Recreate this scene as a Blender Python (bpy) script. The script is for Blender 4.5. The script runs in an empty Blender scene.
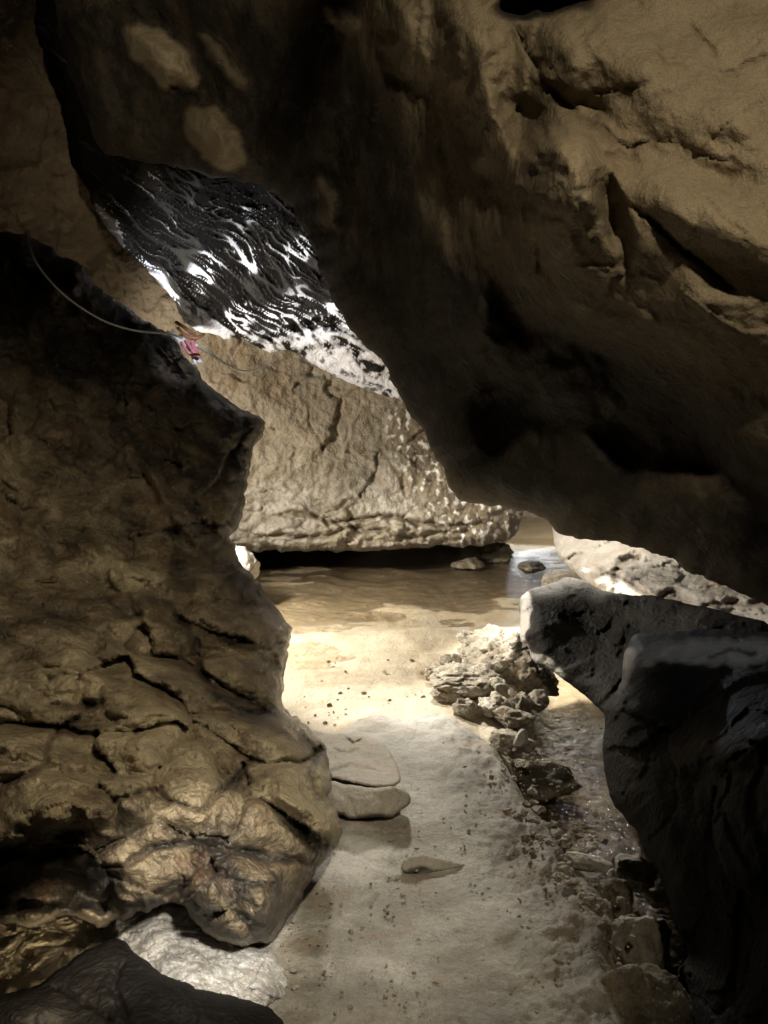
import bpy, math, random
import numpy as np
from mathutils import Vector, Matrix, Euler
from mathutils.geometry import delaunay_2d_cdt

scene = bpy.context.scene
C = scene.collection
R = math.radians

# ------------------------------------------------------------------ camera
F = 887.0
PITCH = R(8.5)
CAM = np.array([0.0, 0.0, 1.5])
FWD = np.array([0, math.cos(PITCH), -math.sin(PITCH)])
UP = np.array([0, math.sin(PITCH), math.cos(PITCH)])
RT = np.array([1.0, 0, 0])
cd = bpy.data.cameras.new('camera')
cam = bpy.data.objects.new('camera', cd)
C.objects.link(cam)
cam.location = CAM
cam.rotation_euler = (R(90) - PITCH, 0, 0)
cd.sensor_fit = 'VERTICAL'
cd.sensor_height = 24
cd.lens = 24 * F / 1024
cd.clip_start = 0.05
cd.clip_end = 500
scene.camera = cam

def P3(px, py, d):
    """world point seen at (px,py) at view depth d"""
    px = np.asarray(px, float); py = np.asarray(py, float); d = np.asarray(d, float)
    u = (px - 384) / F; v = (512 - py) / F
    return CAM + d[..., None] * (FWD + u[..., None] * RT + v[..., None] * UP)

def ground(px, py, z=0.0):
    r = FWD + (px - 384) / F * RT + (512 - py) / F * UP
    t = (z - CAM[2]) / r[2]
    return CAM + t * r

# ------------------------------------------------------------------ noise
def _hash(ix, iy, iz, seed):
    h = (ix.astype(np.int64) * 374761393 + iy.astype(np.int64) * 668265263
         + iz.astype(np.int64) * 1274126177 + seed * 974634777) & 0xFFFFFFFF
    h = ((h ^ (h >> 13)) * 1274126177) & 0xFFFFFFFF
    h = ((h ^ (h >> 16)) * 2246822519) & 0xFFFFFFFF
    return (h ^ (h >> 15)) & 0xFFFFFFFF

def _r(h, k):
    h2 = ((h + k * 2654435761) * 2246822519) & 0xFFFFFFFF
    h2 = ((h2 ^ (h2 >> 15)) * 3266489917) & 0xFFFFFFFF
    return ((h2 ^ (h2 >> 13)) & 0xFFFFFF) / float(0xFFFFFF)

def pnoise(P, seed=0):
    Pi = np.floor(P).astype(np.int64); f = P - Pi
    w = f * f * f * (f * (f * 6 - 15) + 10)
    out = 0
    for dx in (0, 1):
        for dy in (0, 1):
            for dz in (0, 1):
                h = _hash(Pi[:, 0] + dx, Pi[:, 1] + dy, Pi[:, 2] + dz, seed)
                g = (_r(h, 1) * 2 - 1) * (f[:, 0] - dx) + (_r(h, 2) * 2 - 1) * (f[:, 1] - dy) + (_r(h, 3) * 2 - 1) * (f[:, 2] - dz)
                wt = (w[:, 0] if dx else 1 - w[:, 0]) * (w[:, 1] if dy else 1 - w[:, 1]) * (w[:, 2] if dz else 1 - w[:, 2])
                out = out + g * wt
    return out * 1.4

def fbm(P, oct=4, seed=0, gain=0.5, lac=2.03):
    s = 0; a = 1
    for i in range(oct):
        s = s + a * pnoise(P * lac ** i + 17.3 * i, seed + i)
        a *= gain
    return s

def ridged(P, oct=4, seed=0, gain=0.5):
    s = 0; a = 1
    for i in range(oct):
        s = s + a * (1 - np.abs(pnoise(P * 2.03 ** i + 9.1 * i, seed + i)) * 2.2)
        a *= gain
    return s

def voro(P, seed=0):
    """F1, F2, id, tilted plane value of the cell"""
    Pi = np.floor(P).astype(np.int64)
    n = len(P)
    F1 = np.full(n, 9.0); F2 = np.full(n, 9.0); ID = np.zeros(n, np.int64); PL = np.zeros(n)
    for dx in (-1, 0, 1):
        for dy in (-1, 0, 1):
            for dz in (-1, 0, 1):
                cx, cy, cz = Pi[:, 0] + dx, Pi[:, 1] + dy, Pi[:, 2] + dz
                h = _hash(cx, cy, cz, seed)
                ox = P[:, 0] - cx - _r(h, 1); oy = P[:, 1] - cy - _r(h, 2); oz = P[:, 2] - cz - _r(h, 3)
                d = np.sqrt(ox * ox + oy * oy + oz * oz)
                pl = ox * (_r(h, 4) * 2 - 1) + oy * (_r(h, 5) * 2 - 1) + oz * (_r(h, 6) * 2 - 1)
                c = d < F1
                F2 = np.where(c, F1, np.minimum(F2, d))
                F1 = np.where(c, d, F1); ID = np.where(c, h, ID); PL = np.where(c, pl, PL)
    return F1, F2, ID, PL

def sstep(a, b, x):
    t = np.clip((x - a) / (b - a), 0, 1)
    return t * t * (3 - 2 * t)

# ------------------------------------------------------------------ 2d polygon helpers
def seg_dist(Q, poly, closed=True):
    """distance from points Q (n,2) to polyline, and signed side of nearest segment"""
    A = np.array(poly, float)
    B = np.roll(A, -1, axis=0) if closed else A[1:]
    if not closed: A = A[:-1]
    best = np.full(len(Q), 1e9); side = np.zeros(len(Q)); par = np.zeros(len(Q))
    for k, (a, b) in enumerate(zip(A, B)):
        ab = b - a; L = (ab ** 2).sum() + 1e-12
        t = np.clip(((Q - a) @ ab) / L, 0, 1)
        dv = Q - (a + t[:, None] * ab)
        d = np.sqrt((dv ** 2).sum(1))
        s = np.sign(ab[0] * dv[:, 1] - ab[1] * dv[:, 0])
        c = d < best
        best = np.where(c, d, best); side = np.where(c, s, side); par = np.where(c, (k + t) / len(B), par)
    return best, side, par

def inside(Q, poly):
    A = np.array(poly, float); B = np.roll(A, -1, axis=0)
    r = np.zeros(len(Q), bool)
    for a, b in zip(A, B):
        if a[1] == b[1]: continue
        c = ((a[1] > Q[:, 1]) != (b[1] > Q[:, 1])) & (Q[:, 0] < (b[0] - a[0]) * (Q[:, 1] - a[1]) / (b[1] - a[1]) + a[0])
        r ^= c
    return r

def roughen(poly, amp, step, rng, closed=True):
    """subdivide to step and add fractal offset to the outline"""
    A = np.array(poly, float)
    # light Chaikin to remove straight runs
    pts = []
    n = len(A)
    rngk = range(n if closed else n - 1)
    for i in rngk:
        a, b = A[i], A[(i + 1) % n]
        pts += [a * .8 + b * .2, a * .2 + b * .8]
    A = np.array(pts); out = []
    n = len(A)
    for i in range(n):
        a, b = A[i], A[(i + 1) % n]
        m = max(1, int(round(np.linalg.norm(b - a) / step)))
        for k in range(m): out.append(a + (b - a) * k / m)
    A = np.array(out)
    T = np.roll(A, -1, 0) - np.roll(A, 1, 0)
    N = np.stack([-T[:, 1], T[:, 0]], 1); N /= np.linalg.norm(N, axis=1)[:, None] + 1e-9
    s = rng.randint(0, 9999)
    Q = np.c_[A / 22.0, np.zeros(len(A))]
    off = fbm(Q, 4, s, 0.55)
    return A + N * off[:, None] * amp

def tps(ctrl):
    c = np.array(ctrl, float); X = c[:, :2] / 500; n = len(X)
    def U(r): return np.where(r < 1e-9, 0, r * r * np.log(r + 1e-12))
    K = U(np.linalg.norm(X[:, None] - X[None], axis=2)) + np.eye(n) * 0.01
    Pm = np.c_[np.ones(n), X]
    M = np.block([[K, Pm], [Pm.T, np.zeros((3, 3))]])
    w = np.linalg.solve(M, np.r_[c[:, 2], np.zeros(3)])
    def f(Q):
        q = Q / 500
        return U(np.linalg.norm(q[:, None] - X[None], axis=2)) @ w[:n] + w[n] + q @ w[n + 1:]
    return f

# ------------------------------------------------------------------ materials
def newmat(name):
    m = bpy.data.materials.new(name); m.use_nodes = True
    nt = m.node_tree; nt.nodes.clear()
    return m, nt

class G:
    def __init__(s, nt): s.nt = nt
    def n(s, t, **kw):
        nd = s.nt.nodes.new(t)
        for k, v in kw.items():
            if k.startswith('i_'):
                key = k[2:].replace('_', ' ')
                nd.inputs[key].default_value = v
            else: setattr(nd, k, v)
        return nd
    def l(s, a, b): s.nt.links.new(a, b)
    def noise(s, vec, scale, detail=6, rough=.55, dist=0.0):
        nd = s.n('ShaderNodeTexNoise'); nd.inputs['Scale'].default_value = scale
        nd.inputs['Detail'].default_value = detail; nd.inputs['Roughness'].default_value = rough
        nd.inputs['Distortion'].default_value = dist
        s.l(vec, nd.inputs['Vector']); return nd.outputs['Fac']
    def ramp(s, fac, stops):
        nd = s.n('ShaderNodeValToRGB'); s.l(fac, nd.inputs['Fac'])
        e = nd.color_ramp.elements
        while len(e) < len(stops): e.new(.5)
        for k, (p, c) in enumerate(stops):
            e[k].position = p; e[k].color = (*c, 1) if len(c) == 3 else c
        return nd.outputs['Color']
    def mix(s, fac, a, b, mode='MIX'):
        nd = s.n('ShaderNodeMix'); nd.data_type = 'RGBA'; nd.blend_type = mode
        for sock, v in ((nd.inputs[0], fac), (nd.inputs[6], a), (nd.inputs[7], b)):
            if hasattr(v, 'links') or hasattr(v, 'is_linked'): s.l(v, sock)
            elif isinstance(v, (int, float)): sock.default_value = v
            else: sock.default_value = (*v, 1)
        return nd.outputs[2]
    def math(s, op, a, b=0.0, c=None, clamp=False):
        nd = s.n('ShaderNodeMath'); nd.operation = op; nd.use_clamp = clamp
        for k, v in enumerate((a, b, c)):
            if v is None: continue
            if hasattr(v, 'is_linked'): s.l(v, nd.inputs[k])
            else: nd.inputs[k].default_value = v
        return nd.outputs[0]

def rock_mat(name, dark, mid, light, rough=(.55, .85), wet=0.0, scale=1.0, bump=1.0, fine=1.0, coat=0.0, patch=0.5, pits=1.0, stain=2.2):
    """stone: colour runs dark>mid>light by the 'tone' attribute plus patchy staining; pitted bump"""
    m, nt = newmat(name); g = G(nt)
    tc = g.n('ShaderNodeTexCoord').outputs['Object']
    at = g.n('ShaderNodeAttribute'); at.attribute_name = 'tone'; tone = at.outputs['Fac']
    big = g.noise(tc, 1.7 * scale, 2, .6)
    med = g.noise(tc, 9 * scale, 5, .65)
    fin = g.noise(tc, 60 * scale, 2, .7)
    vf = g.noise(tc, 260 * scale, 1, .7)
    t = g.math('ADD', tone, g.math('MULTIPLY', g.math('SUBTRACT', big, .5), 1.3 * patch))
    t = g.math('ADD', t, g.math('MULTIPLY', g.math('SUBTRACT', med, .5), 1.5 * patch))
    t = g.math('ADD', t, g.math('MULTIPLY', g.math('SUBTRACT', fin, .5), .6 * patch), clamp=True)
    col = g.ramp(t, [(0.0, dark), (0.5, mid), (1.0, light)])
    # grain and rust stains
    col = g.mix(g.math('MULTIPLY', g.math('SUBTRACT', g.noise(tc, 4.3 * scale, 4, .7), .52, None, True), stain), col, tuple(np.array(mid) * np.array([.95, .62, .36])))
    gr = g.ramp(vf, [(.3, (.72, .72, .72)), (.7, (1.18, 1.18, 1.18))])
    col = g.mix(0.8, col, gr, 'MULTIPLY')
    p = g.n('ShaderNodeBsdfPrincipled'); g.l(col, p.inputs['Base Color'])
    rr = g.math('MULTIPLY_ADD', med, (rough[1] - rough[0]) * 1.6, rough[0] - .2 * (rough[1] - rough[0]), True)
    g.l(rr, p.inputs['Roughness'])
    p.inputs['Specular IOR Level'].default_value = .35 + wet * .4
    if coat:
        wm = g.ramp(g.noise(tc, 5 * scale, 3, .7), [(.42, (0, 0, 0)), (.6, (1, 1, 1))])
        g.l(g.math('MULTIPLY', wm, coat), p.inputs['Coat Weight']); p.inputs['Coat Roughness'].default_value = .18
    # bump chain
    b1 = g.n('ShaderNodeBump'); b1.inputs['Distance'].default_value = .035 * bump; b1.inputs['Strength'].default_value = .8
    g.l(g.noise(tc, 14 * scale, 6, .68), b1.inputs['Height'])
    v = g.n('ShaderNodeTexVoronoi'); v.inputs['Scale'].default_value = 34 * scale; v.feature = 'F1'
    wv = g.n('ShaderNodeVectorMath'); wv.operation = 'ADD'
    nn = g.n('ShaderNodeTexNoise'); nn.inputs['Scale'].default_value = 12 * scale; nn.inputs['Detail'].default_value = 1; g.l(tc, nn.inputs['Vector'])
    sc = g.n('ShaderNodeVectorMath'); sc.operation = 'SCALE'; sc.inputs['Scale'].default_value = .09 / scale
    g.l(nn.outputs['Color'], sc.inputs[0]); g.l(tc, wv.inputs[0]); g.l(sc.outputs[0], wv.inputs[1]); g.l(wv.outputs[0], v.inputs['Vector'])
    b2 = g.n('ShaderNodeBump'); b2.inputs['Distance'].default_value = .008 * pits; b2.inputs['Strength'].default_value = .6
    g.l(v.outputs['Distance'], b2.inputs['Height']); g.l(b1.outputs[0], b2.inputs['Normal'])
    b3 = g.n('ShaderNodeBump'); b3.inputs['Distance'].default_value = .004 * fine; b3.inputs['Strength'].default_value = .8
    g.l(g.noise(tc, 120 * scale, 3, .7), b3.inputs['Height']); g.l(b2.outputs[0], b3.inputs['Normal'])
    g.l(b3.outputs[0], p.inputs['Normal'])
    if coat: g.l(b2.outputs[0], p.inputs['Coat Normal'])
    o = g.n('ShaderNodeOutputMaterial'); g.l(p.outputs[0], o.inputs[0])
    return m

def water_mat(name, tint, ripple, dist=.02, flow=(1, 1, 1), ior=1.27):
    m, nt = newmat(name); g = G(nt)
    tc = g.n('ShaderNodeTexCoord').outputs['Object']
    mp = g.n('ShaderNodeMapping'); mp.inputs['Scale'].default_value = flow; g.l(tc, mp.inputs['Vector'])
    b = g.n('ShaderNodeBump'); b.inputs['Distance'].default_value = dist; b.inputs['Strength'].default_value = 1
    g.l(g.noise(mp.outputs[0], ripple, 5, .6, 1.2), b.inputs['Height'])
    fr = g.n('ShaderNodeFresnel'); fr.inputs['IOR'].default_value = ior; g.l(b.outputs[0], fr.inputs['Normal'])
    gl = g.n('ShaderNodeBsdfGlossy'); gl.inputs['Roughness'].default_value = .1; g.l(b.outputs[0], gl.inputs['Normal'])
    tr = g.n('ShaderNodeBsdfTransparent'); tr.inputs['Color'].default_value = (*tint, 1)
    mx = g.n('ShaderNodeMixShader'); g.l(fr.outputs[0], mx.inputs[0]); g.l(tr.outputs[0], mx.inputs[1]); g.l(gl.outputs[0], mx.inputs[2])
    o = g.n('ShaderNodeOutputMaterial'); g.l(mx.outputs[0], o.inputs[0])
    return m

def plain_mat(name, col, rough=.6, vary=.3, scale=80):
    m, nt = newmat(name); g = G(nt)
    tc = g.n('ShaderNodeTexCoord').outputs['Object']
    c = g.ramp(g.noise(tc, scale, 4), [(.3, tuple(np.array(col) * (1 - vary))), (.7, col)])
    p = g.n('ShaderNodeBsdfPrincipled'); g.l(c, p.inputs['Base Color']); p.inputs['Roughness'].default_value = rough
    o = g.n('ShaderNodeOutputMaterial'); g.l(p.outputs[0], o.inputs[0])
    return m

M = {}
M['over'] = rock_mat('tan_limestone', (.015, .012, .008), (.18, .143, .092), (.37, .305, .205), (.6, .9), scale=.8, bump=.6, patch=.22, pits=.8, stain=.7)
M['left'] = rock_mat('brown_wet_limestone', (.022, .017, .011), (.17, .130, .078), (.44, .37, .24), (.35, .8), wet=.5, scale=1.5, bump=.7, coat=.6, patch=.8)
M['back'] = rock_mat('scalloped_limestone', (.13, .10, .065), (.29, .25, .185), (.76, .73, .69), (.45, .75), scale=1.0, bump=.9, patch=.45, stain=1.1)
M['ceil'] = rock_mat('painted_glint_ceiling_rock', (.004, .0035, .003), (.03, .027, .024), (.74, .74, .79), (.5, .8), wet=-.8, scale=1.1, bump=.35, coat=0, patch=.05, stain=.25)  # light end of the ramp holds the painted wet glints
M['pale'] = rock_mat('pale_grey_limestone', (.14, .12, .10), (.40, .36, .31), (.6, .57, .52), (.6, .9), scale=1.2, bump=.8, patch=.5)
M['dark'] = rock_mat('dark_grey_boulder', (.007, .006, .005), (.028, .025, .021), (.50, .48, .44), (.55, .85), wet=-.45, scale=1.4, bump=.3, coat=0, patch=.3, stain=.4)
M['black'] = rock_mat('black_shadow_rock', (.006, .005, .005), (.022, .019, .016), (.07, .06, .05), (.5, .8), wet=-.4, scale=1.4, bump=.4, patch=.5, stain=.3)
M['wetpale'] = rock_mat('wet_white_rock', (.08, .07, .06), (.38, .36, .33), (.74, .73, .72), (.3, .65), wet=.5, scale=2.2, bump=.5, coat=.5, patch=.9, stain=1.0)
M['tan'] = rock_mat('tan_rubble', (.11, .09, .06), (.40, .35, .27), (.68, .64, .56), (.6, .9), scale=2.2, bump=.6, patch=.6)
M['grey'] = rock_mat('grey_slab', (.025, .022, .018), (.38, .35, .29), (.60, .56, .50), (.5, .85), scale=1.6, bump=.35, pits=.4, patch=.5)
M['path'] = rock_mat('trodden_mud_path', (.09, .075, .055), (.28, .26, .222), (.62, .60, .56), (.4, .85), wet=.3, scale=1.3, bump=.4, fine=.7, patch=.6, pits=.25)
M['sand'] = rock_mat('wet_sand', (.09, .066, .038), (.36, .29, .19), (.66, .59, .47), (.4, .8), wet=.4, scale=1.4, bump=.25, fine=.8, patch=.3, pits=.5)
M['gravel'] = rock_mat('gravel_stone', (.16, .14, .10), (.38, .33, .26), (.6, .55, .48), (.6, .9), scale=5, bump=.3, patch=.5)
M['shell'] = rock_mat('cave_rock', (.02, .017, .013), (.13, .11, .08), (.25, .21, .16), (.6, .9), scale=.7, bump=1, patch=.4)
M['water'] = water_mat('pool_water', (.99, .97, .93), 12, .028, (1, 1.6, 1), 1.16)
M['stream'] = water_mat('stream_water', (.90, .87, .80), 13, .022, (1.5, 1, 1), 1.33)
M['rope'] = plain_mat('grey_nylon_rope', (.7, .7, .67), .6, .5, 300)
M['white_tape'] = plain_mat('white_tape', (.75, .72, .76), .4)
M['pink_tape'] = plain_mat('pink_tape', (.62, .22, .26), .4)
M['orange_tape'] = plain_mat('brown_orange_tape', (.36, .17, .08), .5)

# ------------------------------------------------------------------ object helpers
def tag(o, label=None, cat=None, group=None, kind=None):
    if label: o['label'] = label
    if cat: o['category'] = cat
    if group: o['group'] = group
    if kind: o['kind'] = kind
    return o

def mesh_obj(name, V, faces, mat, tone=None, parent=None, smooth=True, origin=None):
    V = np.asarray(V, float)
    if origin is None:
        origin = np.array([(V[:, 0].min() + V[:, 0].max()) / 2, (V[:, 1].min() + V[:, 1].max()) / 2, V[:, 2].min()])
    me = bpy.data.meshes.new(name)
    me.from_pydata((V - origin).tolist(), [], faces if isinstance(faces, list) else faces.tolist())
    me.materials.append(mat)
    if smooth: me.polygons.foreach_set('use_smooth', np.ones(len(me.polygons), bool))
    if tone is not None:
        a = me.attributes.new('tone', 'FLOAT', 'POINT')
        a.data.foreach_set('value', np.clip(tone, 0, 1).astype(np.float32))
    me.update()
    o = bpy.data.objects.new(name, me); C.objects.link(o)
    o.location = origin
    if parent is not None: o.parent = parent
    return o

def relief(Q, feats, rng):
    """sum of hand placed features, metres toward the viewer"""
    h = np.zeros(len(Q)); t = np.zeros(len(Q))
    wob = np.c_[fbm(np.c_[Q / 26., np.zeros(len(Q))], 3, 41), fbm(np.c_[Q / 26., np.ones(len(Q)) * 7], 3, 77)]
    Qw = Q + wob * 6
    for f in feats:
        k = f[0]
        if k == 'crack':      # polyline, half width px, depth m
            d, s, p = seg_dist(Qw, f[1], False)
            taper = np.clip(np.minimum(p, 1 - p) * 6 + .25, 0, 1)
            prof = np.exp(-(d / (f[2] * (.4 + .6 * taper))) ** 2 * 1.0)
            h -= f[3] * prof * taper
            t -= .35 * prof * taper * (f[4] if len(f) > 4 else 1)
        elif k == 'ridge':
            d, s, p = seg_dist(Qw, f[1], False)
            h += f[3] * np.exp(-(d / f[2]) ** 2) * np.clip(np.minimum(p, 1 - p) * 5, 0, 1)
        elif k == 'step':     # left-hand side (side<0) pushed back by depth, fading over width
            d, s, p = seg_dist(Qw, f[1], False)
            sd = d * s
            fade = np.clip(np.minimum(p, 1 - p) * 5, 0, 1)
            h -= f[3] * np.where(sd < 0, np.exp(-d / f[2]), 0) * sstep(0, -3, sd) * fade
        elif k == 'bump':     # cx cy rx ry angle height
            a = R(f[5]); dx = Qw[:, 0] - f[1]; dy = Qw[:, 1] - f[2]
            u = (dx * math.cos(a) + dy * math.sin(a)) / f[3]; v = (-dx * math.sin(a) + dy * math.cos(a)) / f[4]
            r = np.sqrt(u * u + v * v)
            h += f[6] * sstep(1.25, .2, r)
            if len(f) > 7: t += f[7] * sstep(1.1, .8, r)
        elif k == 'tone':
            a = R(f[5]); dx = Qw[:, 0] - f[1]; dy = Qw[:, 1] - f[2]
            u = (dx * math.cos(a) + dy * math.sin(a)) / f[3]; v = (-dx * math.sin(a) + dy * math.cos(a)) / f[4]
            t += f[6] * sstep(1.3, .4, np.sqrt(u * u + v * v))
    return h, t

def rock(name, label, cat, poly, ctrl, mat, T=.4, Tb=.8, W=60, res=3.0, amp=3, feats=(), tone=.5,
         noise=lambda P, Q: 0 * P[:, 0], tonef=None, seed=1, Wb=None, group=None, kind=None):
    rng = random.Random(seed)
    out = roughen(poly, amp, res, rng)
    lo = out.min(0); hi = out.max(0)
    xs = np.arange(lo[0], hi[0], res); ys = np.arange(lo[1], hi[1], res * .87)
    gx, gy = np.meshgrid(xs, ys); gx = gx + (np.arange(len(ys)) % 2)[:, None] * res / 2
    Q = np.c_[gx.ravel(), gy.ravel()]
    # thin out what lies outside the frame
    of = np.maximum(np.maximum(-Q[:, 0], Q[:, 0] - 768), np.maximum(-Q[:, 1], Q[:, 1] - 1024))
    rs = np.random.RandomState(seed)
    keep = (of < 12) | (rs.rand(len(Q)) < .18)
    Q = Q[keep]
    Q = Q[inside(Q, out)]
    d, _, _ = seg_dist(Q, out)
    Q = Q[d > res * .6]
    Q += (rs.rand(*Q.shape) - .5) * res * .25
    nb = len(out)
    verts = [Vector(p) for p in out] + [Vector(p) for p in Q]
    r = delaunay_2d_cdt(verts, [], [list(range(nb))], 1, 1e-4)
    V2 = np.array([(v.x, v.y) for v in r[0]]); faces = np.array([list(f) for f in r[2] if len(f) == 3])
    # orient faces
    a, b, c = V2[faces[:, 0]], V2[faces[:, 1]], V2[faces[:, 2]]
    cr = (b[:, 0] - a[:, 0]) * (c[:, 1] - a[:, 1]) - (b[:, 1] - a[:, 1]) * (c[:, 0] - a[:, 0])
    faces[cr > 0] = faces[cr > 0][:, ::-1]
    d, _, _ = seg_dist(V2, out)
    bnd = d < 1e-3
    base = tps(ctrl)(V2)
    t = np.clip(d / W, 0, 1)
    prof = np.sqrt(np.clip(1 - (1 - t) ** 2, 0, 1))
    Pf = P3(V2[:, 0], V2[:, 1], base)
    h, tn = relief(V2, feats, rng)
    nz = noise(Pf, V2)
    ef = sstep(0, .25, t) * .75 + .25; ef[bnd] = 0
    dep = base + T * (1 - prof) - (h * ef + nz * ef)
    Vf = P3(V2[:, 0], V2[:, 1], np.maximum(dep, .35))
    # back side: coarse profile
    pb = prof if Wb is None else np.clip(d / Wb, 0, 1) ** .8
    depb = base + T + Tb * pb * (1 + .25 * fbm(Pf * 1.3, 3, seed + 5)) + 1e-3
    depb = np.maximum(depb, dep + .02)
    Vb = P3(V2[:, 0], V2[:, 1], depb)
    n = len(V2)
    idx = np.where(bnd, np.arange(n), np.arange(n) + n)
    fb = idx[faces][:, ::-1]
    V = np.r_[Vf, Vb]
    tt = tone + tn
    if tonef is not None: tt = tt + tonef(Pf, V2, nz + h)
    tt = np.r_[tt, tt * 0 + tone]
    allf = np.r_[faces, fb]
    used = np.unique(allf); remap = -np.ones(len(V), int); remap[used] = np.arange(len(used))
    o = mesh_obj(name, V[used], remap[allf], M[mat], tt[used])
    tag(o, label, cat, group, kind)
    return o

def stone(name, label, loc, size, rot, seed, mat, cat='rock', sub=5, tone=.5, group=None, cuts=9, rough=.06, sink=.25, tag_=True):
    import bmesh
    bm = bmesh.new(); bmesh.ops.create_icosphere(bm, subdivisions=sub, radius=1.0)
    V = np.array([v.co[:] for v in bm.verts]); Fc = [[v.index for v in f.verts] for f in bm.faces]; bm.free()
    rs = np.random.RandomState(seed)
    V += V * (.28 * fbm(V * .9 + seed, 2, seed))[:, None]
    for k in range(cuts):
        n = rs.normal(size=3); n /= np.linalg.norm(n)
        lim = rs.uniform(.55, .85)
        s = V @ n; over = np.clip(s - lim, 0, None)
        V -= n * (over * .9)[:, None]
    nn = V / np.linalg.norm(V, axis=1)[:, None]
    f1, f2, idd, pl = voro(V * 2.2 + .2 * rs.rand(), seed)
    V += nn * (rough * (fbm(V * 2.5, 5, seed, .6) + .8 * pl - .8 * np.exp(-((f2 - f1) / .05) ** 2)))[:, None]
    V *= np.array(size) / 2
    Rm = np.array(Euler([R(a) for a in rot]).to_matrix())
    V = V @ Rm.T
    zmin = V[:, 2].min(); h = V[:, 2].max() - zmin
    V[:, 2] -= zmin + h * sink
    V += np.array(loc)
    o = mesh_obj(name, V, Fc, M[mat], np.full(len(V), tone) + .25 * pl)
    if tag_: tag(o, label, cat, group)
    return o

# ------------------------------------------------------------------ ground sheet, split into path and sand
def gpoly(pts, z=0.0): return [tuple(ground(x, y, z)[:2]) for x, y in pts]
path_px = [(150, 1300), (170, 1024), (120, 990), (128, 925), (170, 885), (235, 900), (280, 820), (300, 745), (318, 728), (345, 734), (380, 716), (400, 724), (430, 712), (455, 722), (482, 742),
           (500, 765), (520, 790), (545, 830), (575, 868), (598, 905), (606, 950), (608, 1024), (620, 1300)]
chan_px = [(700, 1500), (622, 1300), (612, 1024), (608, 940), (590, 895), (560, 850), (530, 800), (502, 765), (494, 742), (503, 700), (528, 655), (555, 628), (600, 618),
           (720, 640), (900, 700), (1300, 1000), (1300, 1500)]
pool_px = [(-200, 640), (100, 650), (250, 655), (310, 662), (345, 640), (385, 616), (415, 634), (440, 652), (465, 636), (505, 612), (545, 600), (570, 590), (600, 570), (640, 555), (500, 546), (200, 546), (-300, 552)]

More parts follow.
